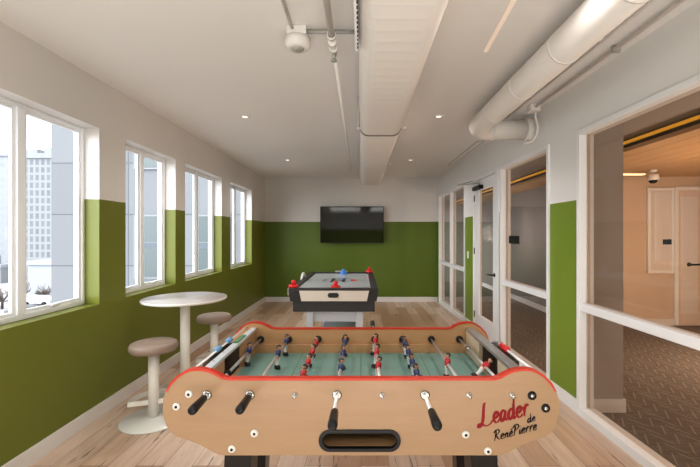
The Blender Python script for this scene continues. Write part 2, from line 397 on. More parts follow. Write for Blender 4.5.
struct(MB().box(9.5, 9.6, YF, 13.1, -0.1, 2.8).build('wall_lobby_right', M['lob_wall']), 'peach wall at the far side of the lobby', 'wall')
struct(MB().box(2.0, 9.6, YF-0.1, YF, -0.1, 2.8).build('wall_lobby_front', M['lob_wall']), 'lobby wall behind the viewpoint', 'wall')
struct(MB().box(2.035, 2.33, 3.42, 3.80, -0.012, 2.715).build('wall_pier', M['lob_pier']), 'grey pier standing behind the green panel', 'wall')
struct(MB().box(2.035, 2.345, 3.405, 3.418, -0.012, 0.105).box(2.332, 2.345, 3.418, 3.81, -0.012, 0.105).build('baseboard_pier', M['white']), 'white baseboard around the grey pier', 'baseboard')
struct(MB().box(3.735, 3.748, 6.69, 13, -0.012, 0.10).build('baseboard_corridor', M['white']), 'white baseboard of the corridor wall', 'baseboard')
struct(MB().box(3.76, 9.5, 6.685, 6.698, -0.012, 0.10).build('baseboard_lobby', M['base']), 'pale baseboard of the peach wall', 'baseboard')
def px2(x, Y): return (x-VX)*Y/F
Yd = 6.69
d = sempty('door_2', (px2(691, Yd), Yd, 0), 'white lobby door with a tall pane and a lever handle, seen through the large glass', 'door')
MB().box(-0.30, -0.24, -0.03, 0, 0, 2.40).box(0.72, 0.78, -0.03, 0, 0, 2.40).box(-0.24, 0.72, -0.03, 0, 2.34, 2.40).build('door_frame', M['white'], d)
MB().box(-0.24, 0.72, -0.02, 0, 0, 2.34).build('door_leaf', M['lob_door'], d)
MB().box(-0.20, 0.10, -0.026, -0.02, 0.2, 2.22).build('door_glass', M['frost'], d)
MB().tube([(-0.06, -0.03, 1.05), (-0.06, -0.085, 1.05), (0.14, -0.085, 1.05)], 0.014, n=8).lathe([(0, -0.035), (0.035, -0.035), (0.035, -0.02), (0, -0.02)], n=16, c=(-0.06, 0, 1.05), axis='y').build('door_handle', M['black'], d)
d = sempty('window_9', (px2(660, Yd), Yd, 0), 'tall white framed sidelight left of the lobby door', 'window')
MB().box(-0.23, -0.18, -0.03, 0, 0.9, 2.38).box(0.18, 0.23, -0.03, 0, 0.9, 2.38).box(-0.18, 0.18, -0.03, 0, 2.33, 2.38).box(-0.18, 0.18, -0.03, 0, 0.9, 0.95).build('window_frame', M['white'], d)
MB().box(-0.18, 0.18, -0.015, 0, 0.95, 2.33).build('pane', M['frost'], d)
tag(MB().box(-0.1, 0.1, -0.012, 0, -0.045, 0.045).build('room_sign', M['black'], loc=(px2(666, Yd)+0.03, Yd-0.017, 1.44), bevel=0.003), 'small black sign plate beside the lobby door, seen through the large glass', 'sign')
struct(MB().box(2.16, 9.6, YF-0.1, 13.1, 2.81, 3.0).build('ceiling', M['lob_soffit']), 'slab added above the lobby to shut out sky light', 'ceiling')  # added to stop sky light leaking through the ceiling gap
# lobby fixtures
t = thing('dome_camera', (px2(653, 6.0), 6.0, 2.575), 'white dome camera hanging from the timber ceiling of the lobby', 'camera')
MB().lathe([(0.055, -0.03), (0.055, 0.0)], n=20).lathe([(0.02, -0.07), (0.02, -0.03)], n=12).build('mount', M['white'], t)
MB().lathe([(0.075, -0.07), (0.08, -0.10), (0.08, -0.15), (0.07, -0.165)], n=24).build('housing', M['white'], t)
MB().lathe([(0.06, -0.165), (0.05, -0.195), (0.02, -0.212)], n=24).build('lens_dome', M['black'], t)
tag(MB().box(-0.35, 0.2, -0.04, 0.04, -0.02, 0).build('strip_light', M['lob_lamp'], loc=(4.5, 6.4, 2.574)), 'lit strip light under the timber ceiling of the lobby', 'light')
# sign on the middle window, switch on the narrow green panel
o = MB().box(-0.004, 0.006, -0.16, 0.14, -0.05, 0.05).build('room_sign', M['black'], bevel=0.002); o.location = Matrix.Rotation(RA, 4, 'Z') @ Vector((0.039, 4.83, 1.50)) + Vector(RW); o.rotation_euler = (0, 0, RA)
tag(o, 'black sign plate stuck on the middle interior window', 'sign')
sw = thing('light_switch', Matrix.Rotation(RA, 4, 'Z') @ Vector((-0.001, 6.62, 1.22)) + Vector(RW), 'white light switch on the narrow green panel by the door', 'switch', rotz=RA)
MB().box(-0.008, 0, -0.04, 0.04, -0.06, 0.06).build('switch_plate', M['white'], sw, bevel=0.003)
MB().box(-0.013, -0.008, -0.016, 0.016, -0.032, 0.032).build('rocker', M['vinyl'], sw)

# ------------------------------------------------------------------ ceiling services
t = thing('rectangular_duct', (0.0, 0, 2.56), 'long white rounded rectangular air duct hanging along the ceiling', 'duct')
def duct_ring(y, x0, x1, z0, z1, r=0.09, n=7):
    pts = []
    for cx, cz, a0 in ((x1-r, z1-r, 0), (x0+r, z1-r, PI/2), (x0+r, z0+r, PI), (x1-r, z0+r, 1.5*PI)):
        for k in range(n):
            a = a0 + PI/2*k/(n-1); pts.append((cx+r*math.cos(a), y, cz+r*math.sin(a)))
    return pts
mb = MB(); ys = [-2.3, 3.885, 3.90, 7.75]
rings = []
y = -2.3; hb = 0.0
def dr(y, e=0.0): return duct_ring(y, -0.012-e, 0.40+e, 0.0-e, 0.31+e)
for y0, y1 in ((-2.3, 3.89), (3.93, 7.75)):
    rs = []; y = y0; 
    while y < y1-0.02:
        rs.append(dr(y)); rs.append(dr(min(y+0.088, y1))); rs.append(dr(min(y+0.094, y1), 0.0007)); rs.append(dr(min(y+0.099, y1), 0.0)); y += 0.105
    rs.append(dr(y1)); mb.loft(rs, smooth=True)
mb.build('duct_body', M['duct'], t)
MB().loft([dr(3.855, 0.004), dr(3.89, 0.004)]).build('joint_band', M['duct_seam'], t)
MB().loft([dr(3.891, 0.004), dr(3.935, 0.004)]).build('joint_flange', M['duct'], t)
MB().loft([duct_ring(7.75, 0.01, 0.38, 0.02, 0.29), duct_ring(7.95, 0.05, 0.34, 0.06, 0.26, 0.05)]).build('end_cap', M['duct'], t)
for yy in (1.2, 3.7, 5.6, 7.3):
    MB().tube([(-0.03, yy, 0.0), (-0.03, yy, 0.335)], 0.004, n=6).box(-0.04, -0.012, yy-0.012, yy+0.012, 0.02, 0.03).build('hanger', M['duct'], t)
    MB().tube([(0.43, yy, 0.0), (0.43, yy, 0.335)], 0.004, n=6).box(0.40, 0.44, yy-0.012, yy+0.012, 0.02, 0.03).build('hanger', M['duct'], t)
gr = MB().box(-0.032, -0.014, 1.50, 2.10, 0.0, 0.13).build('side_grille', M['white'], t, bevel=0.003)
mb = MB()
for k in range(12): mb.box(-0.020, -0.0135, 1.60+k*0.04, 1.622+k*0.04, -0.002, 0.012)
mb.build('grille_slots', M['black'], gr)

t = thing('round_duct', (0, 0, 0), 'fat white round air duct running below the ceiling and elbowing into the right wall', 'duct')
zc = H+1.16; R = 0.107; xc = 1.255; ye = 4.25; er = 0.20
mb = MB(); pts = [(xc, -2.35, zc), (xc, ye-er, zc)]
for k in range(1, 13):
    a = PI/2*k/12; pts.append((xc+er-er*math.cos(a), ye-er+er*math.sin(a), zc))
pts.append((1.80, ye, zc)); mb.tube(pts, R, n=32); mb.build('duct_tube', M['duct'], t)
for y in [0.5+0.62*k for k in range(6)]:
    MB().tube([(xc, y, zc), (xc, y+0.012, zc)], R+0.003, n=32).build('seam_ring', M['duct'], t)
MB().tube([(1.44, ye, zc), (1.462, ye, zc)], R+0.008, n=32).build('seam_ring', M['duct'], t)
MB().tube([(1.80, ye, zc), (1.884, ye, zc)], R+0.02, n=32).build('wall_collar', M['duct'], t)
tag(MB().tube([(1.63, -2.3, 2.87), (1.63, 4.7, 2.87)], 0.010, n=10).tube([(1.63, 2.6, 2.87), (1.63, 2.6, 2.892)], 0.018, n=8).build('thin_conduit', M['pipe']), 'thin straight conduit on the ceiling just behind the round duct', 'conduit')
t = thing('wall_conduit', (0, 0, 0), 'white conduit with a junction box running in the corner above the right windows', 'conduit')
MB().tube([(1.80, -2.3, 2.862), (1.775, 3.9, 2.862)], 0.014, n=12).build('conduit', M['duct'], t)
MB().box(1.72, 1.82, 3.9, 4.0, 2.82, 2.893).build('junction_box', M['duct'], t, bevel=0.004)
MB().tube([(1.79, 3.96, 2.82), (1.80, 3.97, 2.77), (1.835, 3.99, 2.68), (1.84, 4.03, 2.60), (1.81, 4.08, 2.55), (1.74, 4.12, 2.535)], 0.012, n=10).build('flexible_tail', M['duct'], t)
for y in (1.2, 2.7): MB().box(1.765, 1.825, y, y+0.02, 2.845, 2.893).build('clip', M['galv'], t)

t = thing('sprinkler_pipe', (0, 0, 0), 'slim white sprinkler pipe running along the ceiling left of the rectangular duct', 'pipe')
MB().tube([(-0.18, -2.3, H+1.22), (-0.18, 2.35, H+1.22)], 0.019, n=14).build('pipe_run', M['pipe'], t)
MB().tube([(-0.18, 2.35, H+1.22), (-0.18, 7.3, H+1.22)], 0.013, n=12).build('pipe_run', M['pipe'], t)
mb = MB()
for y in (2.34, 2.42, 2.50): mb.tube([(-0.18, y, H+1.22), (-0.18, y+0.035, H+1.22)], 0.027, n=14)
mb.tube([(-0.18, 2.34, H+1.22), (-0.18, 2.60, H+1.22)], 0.022, n=14); mb.build('coupling', M['pipe'], t)
MB().tube([(-0.18, 2.56, H+1.22), (-0.18, 2.56, H+1.17)], 0.013, n=10).lathe([(0.0, H+1.155), (0.022, H+1.155), (0.022, H+1.160), (0.006, H+1.17)], n=14, c=(-0.18, 2.56, 0)).build('sprinkler_head', M['galv'], t)
tag(MB().tube([(-0.366, 2.47, 2.862), (-0.016, 2.47, 2.862)], 0.012, n=10).build('cross_conduit', M['galv']), 'short grey conduit crossing from the detector to the rectangular duct', 'conduit')
tag(MB().tube([(-0.435, -2.3, 2.868), (-0.435, 2.43, 2.868)], 0.011, n=10).build('detector_conduit', M['pipe']), 'thin off-white conduit running toward the viewpoint from the detector', 'conduit')
t = thing('smoke_detector', (-0.41, 2.50, ZC), 'round white detector on a square box on the ceiling', 'detector')
MB().box(-0.062, 0.062, -0.06, 0.055, -0.055, -0.001).build('mounting_box', M['duct'], t, bevel=0.004)
MB().lathe([(0.070, -0.055), (0.082, -0.062), (0.083, -0.105), (0.068, -0.125), (0.045, -0.127)], n=36).build('housing', M['duct'], t)
MB().lathe([(0.044, -0.122), (0.040, -0.132), (0.022, -0.142)], n=28).build('sensor_dome', M['galv'], t)

dl = {(-1.31, 4.34): 'tiny square recessed downlight on the left of the ceiling, nearer of two', (-1.31, 6.85): 'tiny square recessed downlight on the left of the ceiling, farther of two',
      (0.875, 4.33): 'tiny recessed downlight right of the rectangular duct, nearer of two', (0.88, 6.85): 'tiny recessed downlight right of the rectangular duct, farther of two'}
for (x, y), lb in dl.items():
    t = thing('recessed_downlight', (x, y, ZC), lb, 'downlight', 'recessed downlights')
    MB().box(-0.055, 0.055, -0.055, -0.03, -0.006, 0).box(-0.055, 0.055, 0.03, 0.055, -0.006, 0).box(-0.055, -0.03, -0.03, 0.03, -0.006, 0).box(0.03, 0.055, -0.03, 0.03, -0.006, 0).build('trim_ring', M['ceil'], t)
    MB().box(-0.022, 0.022, -0.022, 0.022, -0.004, -0.001).build('lens', M['lamp'], t)
t = thing('linear_light', (0.868, 2.2, ZC), 'slim warm linear light in the ceiling right of the rectangular duct', 'light', rotz=-0.06)
MB().box(-0.014, 0.014, -0.9, 0.60, -0.006, -0.0005).build('lamp_diffuser', M['linear'], t)
t = thing('slot_diffuser', (1.70, 6.4, ZC), 'long narrow slot outlined in the ceiling near the door', 'vent')
MB().box(-0.05, -0.042, -0.95, 0.95, -0.008, 0).box(0.042, 0.05, -0.95, 0.95, -0.008, 0).box(-0.042, 0.042, -0.95, -0.935, -0.008, 0).box(-0.042, 0.042, 0.935, 0.95, -0.008, 0).build('frame', M['galv'], t)
MB().box(-0.042, 0.042, -0.935, 0.935, -0.003, 0).build('slot_panel', M['ceil'], t)

# ------------------------------------------------------------------ television
def bx(x): return (x-VX)*9.0/F
t = thing('television', ((320+384)/2, 0, 0), 'large black flat television mounted on the far wall', 'television')
t.location = (((320.2+383.8)/2-VX)*8.85/F, 8.85, H + (235-224.7)*8.85/F)
hw = 63.6/2*8.85/F; hh = 36.6/2*8.85/F
MB().box(-hw, hw, 0.0, 0.045, -hh, hh).build('cabinet', M['black'], t, bevel=0.004)
MB().box(-hw+0.012, hw-0.012, -0.0035, 0.0, -hh+0.022, hh-0.012).build('screen', M['tvscreen'], t)
MB().box(-0.25, 0.25, 0.045, 0.075, -0.2, 0.2).box(-0.05, 0.05, 0.075, 0.148, -0.1, 0.1).build('wall_mount', M['rubber'], t)

# ------------------------------------------------------------------ round table + stools
def disc_prof(r, z0, z1, e=0.006): return [(0, z0), (r-e, z0), (r, z0+e*0.6), (r, z1-e*0.6), (r-e, z1), (0, z1)]
t = thing('bar_table', (-1.745, 3.82, 0), 'round pale pedestal bar table by the left wall between two stools', 'table')
mb = MB(); mb.lathe([(0, 0.912), (0.37, 0.912), (0.392, 0.92), (0.393, 0.936), (0.389, 0.94)], m=M['top_edge'], n=64).lathe([(0, 0.9402), (0.387, 0.9402), (0.387, 0.941), (0, 0.9412)], m=M['top'], n=64)
mb.build('table_top', M['top'], t)
MB().lathe([(0.046, 0.02), (0.046, 0.895)], n=32).lathe([(0.13, 0.893), (0.13, 0.905)], n=32).build('pedestal', M['pole'], t)
MB().lathe([(0, 0.001), (0.31, 0.001), (0.312, 0.006), (0.305, 0.014), (0.07, 0.022), (0.05, 0.028)], n=64).build('base_plate', M['disc'], t)
def make_stool():
    t = thing('bar_stool', (0, 0, 0), 'x', 'stool')
    MB().lathe([(0, 0.001), (0.255, 0.001), (0.26, 0.006), (0.253, 0.014), (0.065, 0.021), (0.05, 0.028)], n=64).build('base_plate', M['disc'], t)
    MB().lathe([(0.043, 0.02), (0.043, 0.582)], n=32).build('pole', M['pole'], t)
    MB().lathe([(0, 0.580), (0.150, 0.580), (0.176, 0.585), (0.187, 0.602), (0.189, 0.625), (0.182, 0.645), (0.162, 0.656), (0.08, 0.660), (0, 0.660)], n=64).build('seat', M['seat'], t)
    # flat D-shaped footrest band
    path = [(-0.192, -0.02)] + [(-0.02 - 0.192*math.cos(PI*k/18) + 0.02, 0.0 + 0.22*math.sin(PI*k/18)) for k in range(19)] + [(0.192, -0.02)]
    prof_o = path; mb = MB()
    zb0, zb1, th = 0.135, 0.175, 0.007
    outer = [(-0.192, -0.02)] + [(-0.192*math.cos(PI*k/18), 0.22*math.sin(PI*k/18)) for k in range(19)] + [(0.192, -0.02)]
    inner = [(-0.192+th, -0.02+th)] + [(-(0.192-th)*math.cos(PI*k/18), (0.22-th)*math.sin(PI*k/18)) for k in range(19)] + [(0.192-th, -0.02+th)]
    n = len(outer)
    rings = [[(ox, oy, zb0), (ox, oy, zb1), (ix, iy, zb1), (ix, iy, zb0)] for (ox, oy), (ix, iy) in zip(outer, inner)]
    rings.append(rings[0]); mb.loft(rings, cap=False, smooth=False)
    mb.build('footrest', M['pole'], t)
    return t
def copy_tree(o, parent=None):
    c = o.copy(); C.objects.link(c)
    if parent: c.parent = parent
    for ch in [x for x in list(bpy.data.objects) if x.parent == o and x is not c]: copy_tree(ch, c)
    return c
st = make_stool(); st.location = (-1.755, 3.26, 0); st['label'] = 'taupe seated white pedestal stool in front of the round table, nearest'; st['group'] = 'pedestal stools at the round table'
st2 = copy_tree(st); st2.location = (-1.665, 4.37, 0); st2['label'] = 'taupe seated white pedestal stool behind the round table'; st2.rotation_euler = (0, 0, 0.4)
st.rotation_euler = (0, 0, 0.32)

# ------------------------------------------------------------------ air hockey table
AX0, AX1, AY0, AY1 = -0.862, 0.205, 4.56, 6.58
ax = (AX0+AX1)/2; aw = (AX1-AX0)/2; al = AY1-AY0; AT = H-0.63
t = thing('air_hockey_table', (ax, AY0, 0), 'dark grey air hockey table with white playing surface below the television', 'game table')
mb = MB()
def frus(mb, x0, x1, y0, y1, z0, z1, ex, ey, m=None):
    mb.loft([[(x0+ex, y0+ey, z0), (x1-ex, y0+ey, z0), (x1-ex, y1-ey, z0), (x0+ex, y1-ey, z0)], [(x0, y0, z1), (x1, y0, z1), (x1, y1, z1), (x0, y1, z1)]], m, smooth=False)
frus(mb, -aw, aw, 0, al, AT-0.16, AT-0.055, 0.02, 0.01)
mb.box(-aw+0.05, aw-0.04, 0.03, al-0.03, AT-0.285, AT-0.155); mb.build('cabinet', M['panel_grey'], t, bevel=0.004)
mb = MB(); rwd = 0.085
mb.box(-aw, -aw+rwd, 0, al, AT-0.055, AT).box(aw-rwd, aw, 0, al, AT-0.055, AT).box(-aw+rwd, aw-rwd, 0, 0.06, AT-0.055, AT).box(-aw+rwd, aw-rwd, al-0.06, al, AT-0.055, AT)
mb.build('top_rail', M['panel_grey'], t, bevel=0.006)
sf = MB().box(-aw+rwd, aw-rwd, 0.06, al-0.06, AT-0.05, AT-0.022).build('playing_surface', M['ah_top'], t)
mb = MB(); zt = AT-0.0215
mb.box(-0.30, -0.26, 0.72, 1.25, zt, zt+0.001) if False else None
for sx in (-1, 1): mb.box(sx*0.08-0.02, sx*0.08+0.02, 0.78, 1.22, zt, zt+0.001)
mb.box(-0.06, 0.06, 0.96, 1.02, zt, zt+0.001)
for k in range(40):
    a0, a1 = 2*PI*k/40, 2*PI*(k+1)/40
    r0, r1 = 0.200, 0.218
    v = [mb.bm.verts.new((rr*math.cos(aa), al/2+rr*math.sin(aa), zt+0.0005)) for rr, aa in ((r0, a0), (r1, a0), (r1, a1), (r0, a1))]; mb.bm.faces.new(v)
mb.box(-aw+rwd, -0.21, al/2-0.006, al/2+0.006, zt, zt+0.001).box(0.21, aw-rwd, al/2-0.006, al/2+0.006, zt, zt+0.001)
mb.build('surface_markings', M['panel_grey'], sf)
# inclined cream front panel with goal slot
mb = MB(); mb.loft([[(-aw+0.155, -0.004+0.008, AT-0.155), (aw-0.135, 0.004, AT-0.155), (aw-0.135, 0.02, AT-0.155), (-aw+0.155, 0.02, AT-0.155)], [(-aw+0.13, -0.008, AT-0.03), (aw-0.11, -0.008, AT-0.03), (aw-0.11, 0.01, AT-0.03), (-aw+0.13, 0.01, AT-0.03)]], smooth=False)
fp = mb.build('front_panel', M['ah_white'], t)
def pill(hw, hh, n=10): return [(hw-hh+hh*math.cos(-PI/2+PI*k/n), hh*math.sin(-PI/2+PI*k/n)) for k in range(n+1)] + [(-(hw-hh)-hh*math.cos(-PI/2+PI*k/n), -hh*math.sin(-PI/2+PI*k/n)) for k in range(n+1)]
MB().prism([(x, z+AT-0.083) for x, z in pill(0.065, 0.028)], -0.012, 0.01).build('goal_slot', M['bowl'], fp)
for x in (-aw+0.245, aw-0.225):
    for y in (0.08, al-0.18): MB().box(x-0.045, x+0.045, y, y+0.10, 0.0, AT-0.285).build('leg', M['ah_leg'], t, bevel=0.006)
MB().box(-aw+0.29, aw-0.27, 0.115, 0.135, AT-0.42, AT-0.286).build('end_stretcher', M['ah_leg'], t)
MB().box(-aw+0.29, aw-0.27, al-0.135, al-0.115, AT-0.42, AT-0.286).build('end_stretcher', M['ah_leg'], t)
MB().box(-aw+0.29, aw-0.27, 0.14, al-0.14, 0.16, 0.19).build('lower_shelf', M['ah_leg'], t)
sc = MB().box(-0.11, 0.10, al-0.052, al-0.012, AT+0.0, AT+0.022).build('score_unit', M['galv'], t, bevel=0.003)
# white curved cable guard on the left rail
MB().tube([(-aw+0.02, 0.85+0.05*k, AT+0.0+0.075*math.sin(PI*k/8)) for k in range(9)], 0.014, n=10).build('curved_handle', M['white'], t)
MB().box(-aw-0.016, -aw-0.002, 0.05, 0.22, AT-0.09, AT-0.01).build('side_bracket', M['ah_white'], t)
def mallet(x, y, z, m, label):
    t = thing('air_hockey_mallet', (x, y, z), label, 'mallet', 'mallets on the air hockey table')
    MB().lathe([(0, 0.001), (0.055, 0.001), (0.06, 0.008), (0.06, 0.028), (0.052, 0.037), (0.035, 0.031), (0.024, 0.032)], n=32).build('base', m, t)
    MB().lathe([(0.023, 0.030), (0.022, 0.045), (0.028, 0.062), (0.026, 0.078), (0.014, 0.088), (0, 0.090)], n=24).build('knob', m, t)
mallet(px2(293.5, 4.62), 4.625, AT, M['red'], 'red mallet on the front left corner rail of the air hockey table')
mallet(px2(335.5, 4.72), 4.72, AT-0.022, M['red'], 'red mallet on the playing surface by the front rail')
mallet(px2(343.5, 6.38), 6.40, AT-0.022, M['blue'], 'blue mallet at the far end of the playing surface')
mallet(px2(369.3, 6.45), 6.50, AT, M['red'], 'red mallet on the far right corner rail of the air hockey table')
tag(MB().lathe([(0, 0), (0.034, 0), (0.036, 0.003), (0.036, 0.008), (0.034, 0.011), (0, 0.011)], n=32).build('puck', M['red'], loc=(px2(354.6, 5.50), 5.50, AT-0.0205)), 'flat red puck lying on the white playing surface', 'puck')

# ------------------------------------------------------------------ football table
YF0 = 1.56; K = YF0/F                     # front face plane
def fx(x): return (x-VX)*K
def fz(y): return H-(y-VY)*K
YI = 2.40                                  # inner face of the far side panel
TH = 0.026
T = thing('foosball_table', (0, YF0, 0), 'beech football table with red edging and black handles in the foreground', 'game table')
def ly(y): return y-YF0                    # local y
left = [(228,379.0),(222,377.6),(215.5,373.8),(209,371.0),(203,369.8),(196,369.3),(190,369.9),(184,372.2),(177,376.8),(170.5,383.6),(165.6,391.5),(163.2,400),(162.6,409),(163.6,418),(166.5,426),(171.5,432.6),(178,436.8),(187,440),(195,442.6),(202,445.8),(208,449.3),(214,452.8),(220,454.9),(226,455.4)]
half = [((x-VX), y) for x, y in left]
outline_px = [(-dx+VX, y) for dx, y in half] # right side, going down
poly = [(x, y) for x, y in left][::-1] + [(x, y) for x, y in outline_px]
poly = [(fx(x), fz(y)) for x, y in poly]    # bottom-left .. top-left .. top-right .. bottom-right
slot = [(fx(359.7)+x, fz(440.4)+z) for x, z in pill(39.6*K, 9.4*K, 12)]
def panel(name, y0, y1, hole, m):
    cu = bpy.data.curves.new(name, 'CURVE'); cu.dimensions = '2D'; cu.fill_mode = 'BOTH'; cu.extrude = (y1-y0)/2
    for pl in [poly] + ([slot] if hole else []):
        sp = cu.splines.new('POLY'); sp.points.add(len(pl)-1)
        for p, (x, z) in zip(sp.points, pl): p.co = (x, z, 0, 1)
        sp.use_cyclic_u = True
    tmp = bpy.data.objects.new('tmp', cu); me = bpy.data.meshes.new_from_object(tmp); bpy.data.objects.remove(tmp); bpy.data.curves.remove(cu)
    me.transform(Matrix.Rotation(PI/2, 4, 'X')); me.transform(Matrix.Translation((0, (y0+y1)/2, 0)))
    me.materials.clear(); me.materials.append(m)
    o = bpy.data.objects.new(name, me); C.objects.link(o); o.parent = T; return o
def edging(y0, y1, parent):
    top = [p for p in poly if p[1] > fz(392)]
    mb = MB(); e = 0.003; rings = []
    n = len(top)
    for k, (x, z) in enumerate(top):
        a = top[max(k-1, 0)]; b = top[min(k+1, n-1)]
        dx, dz = b[0]-a[0], b[1]-a[1]; l = math.hypot(dx, dz) or 1; nx, nz = -dz/l, dx/l
        if k in (0, n-1): ee = 0.0004
        else: ee = e
        rings.append([(x+nx*ee, y0-0.0015, z+nz*ee), (x-nx*0.006, y0-0.0015, z-nz*0.006), (x-nx*0.006, y1+0.0015, z-nz*0.006), (x+nx*ee, y1+0.0015, z+nz*ee)])
    mb.loft(rings, smooth=False); return mb.build('red_edging', M['red_edge'], parent)
fpn = panel('side_panel', 0, TH, True, M['beech']); edging(0, TH, fpn)
bpn = panel('side_panel', ly(YI), ly(YI)+TH, False, M['beech_in']); edging(ly(YI), ly(YI)+TH, bpn)
Zrod = H-0.649; Ztop = H-0.58; Zf = Zrod-0.082
XI = 0.655
yi0, yi1 = TH, ly(YI)
# box body
MB().box(-0.585, 0.585, yi0, yi1, fz(453), fz(453)+0.015).build('bottom_board', M['beech_in'], T)
MB().box(-XI, XI, yi0, yi1, Zf-0.015, Zf).build('playfield', M['field'], T)
pfl = MB()
for x, w in ((-0.36, 0.004), (0, 0.004), (0.36, 0.004)): pfl.box(x-w/2, x+w/2, yi0, yi1, Zf, Zf+0.0006)
pfl.build('field_lines', M['bead_green'], T)
mb = MB(); mb.box(-XI, XI, yi1-0.018, yi1-0.0005, Zf, Zf+0.052); mb.build('side_ledge', M['beech_in'], T, bevel=0.002)
MB().box(-XI, XI, yi0+0.0005, yi0+0.018, Zf, Zf+0.052).build('side_ledge', M['beech_in'], T, bevel=0.002)
gc = (yi0+yi1)/2; gw = 0.145
for s in (-1, 1):
    mb = MB(); x0, x1 = s*XI, s*(XI+0.02)
    mb.box(x0, x1, yi0, gc-gw, fz(438), Ztop-0.012).box(x0, x1, gc+gw, yi1, fz(438), Ztop-0.012).box(x0, x1, gc-gw, gc+gw, fz(438), Zf)
    mb.build('end_wall', M['cream_ply'] if s > 0 else M['beech_in'], T)
    # goal box
    mb = MB(); xo = s*(XI+0.10)
    mb.box(x1, xo, gc-gw-0.012, gc-gw, Zf-0.08, Ztop-0.02).box(x1, xo, gc+gw, gc+gw+0.012, Zf-0.08, Ztop-0.02).box(xo, xo-s*0.01, gc-gw, gc+gw, Zf-0.08, Ztop-0.02).box(x1, xo, gc-gw, gc+gw, Zf-0.09, Zf-0.08)
    mb.build('goal_box', M['goal'], T)
    # score rail on top
    st_ = MB().box(s*(XI-0.006), s*(XI+(0.03 if s < 0 else 0.042)), yi0, yi1, Ztop-0.012, Ztop+0.004).build('top_strip', M['strip'] if s < 0 else M['steel'], T, bevel=0.002)
    tag(st_, 'white strip with small dark screws' if s < 0 else 'grey metal strip')
    for q in (0.06, 0.2, 0.33, 0.5, 0.64, 0.78): MB().lathe([(0.006, Ztop+0.004), (0.006, Ztop+0.006)], n=10, c=(s*(XI+0.02), q, 0)).build('screw', M['galv'], st_)
# bead counters
sr = MB().tube([(-(XI+0.062), yi0, Ztop+0.004), (-(XI+0.062), yi1, Ztop+0.004)], 0.005, n=10).build('score_rod', M['white'], T)
for y in (1.93, 2.09):
    MB().lathe([(0.010, ly(y)-0.028), (0.0145, ly(y)-0.022), (0.0145, ly(y)+0.022), (0.010, ly(y)+0.028)], n=16, c=(-(XI+0.062), 0, Ztop+0.008), axis='y').build('score_bead', M['bead_blue'], sr)
MB().box(-(XI+0.028), -(XI+0.002), ly(2.05), ly(2.20), Ztop+0.004, Ztop+0.010).build('label_plate', M['bead_green'], sr)
sr = MB().tube([((XI+0.078), yi0, Ztop+0.002), ((XI+0.078), ly(2.06), Ztop+0.002)], 0.0065, n=10).build('score_rod', M['white'], T)
MB().lathe([(0.012, ly(1.965)-0.045), (0.0165, ly(1.965)-0.038), (0.0165, ly(1.965)+0.038), (0.012, ly(1.965)+0.04)], n=16, c=((XI+0.078), 0, Ztop+0.004), axis='y').build('score_bead', M['red'], sr)
MB().box(XI+0.055, XI+0.10, ly(2.04), ly(2.07), Ztop-0.01, Ztop+0.01).build('rod_clip', M['steel'], sr)

# ball tray in the slot, shade of the deep recess put into its colour
rim = MB(); o_, i_ = pill(41*K, 10.8*K, 12), pill(37.3*K, 7.6*K, 12)
cx, cz = fx(359.7), fz(440.4); rings = []
for (ox, oz), (ix, iz) in zip(o_, i_): rings.append([(cx+ox, -0.006, cz+oz), (cx+ox, 0.002, cz+oz), (cx+ix, 0.012, cz+iz), (cx+ix, -0.006, cz+iz)])
rings.append(rings[0]); rim.loft(rings, cap=False, smooth=False); rim.build('tray_rim', M['black'], T)
mb = MB(); w_, h_ = 39.5*K, 9.2*K
mb.box(cx-w_, cx+w_, 0.005, 0.12, cz-h_-0.006, cz-h_).box(cx-w_, cx+w_, 0.12, 0.13, cz-h_, cz+h_).box(cx-w_, cx+w_, TH, 0.12, cz+h_, cz+h_+0.006).box(cx-w_-0.006, cx-w_, TH, 0.12, cz-h_, cz+h_).box(cx+w_, cx+w_+0.006, TH, 0.12, cz-h_, cz+h_)
mb.build('ball_tray', M['bowl'], T)
# bolts on the visible face
for x, y, dark in ((189,394,0),(176.5,406.5,0),(254.5,433.3,0),(232,449,0),(465.7,434.5,0),(487.8,451,0),(532,395.5,1),(545.6,408,1)):
    b_ = MB().lathe([(0, -0.006), (0.007, -0.006), (0.0145, -0.004), (0.0155, 0.0), (0, 0)] if not dark else [(0, -0.004), (0.017, -0.004), (0.018, 0.0), (0, 0)], n=22, c=(fx(x), 0, fz(y)), axis='y').build('bolt_cap', M['fig_white'] if not dark else M['black'], T)
    MB().lathe([(0, -0.008), (0.0055 if not dark else 0.008, -0.008), (0.006 if not dark else 0.009, -0.003), (0, -0.003)], n=12, c=(fx(x), 0, fz(y)), axis='y').build('bolt_head', M['black'] if not dark else M['chrome'], b_)

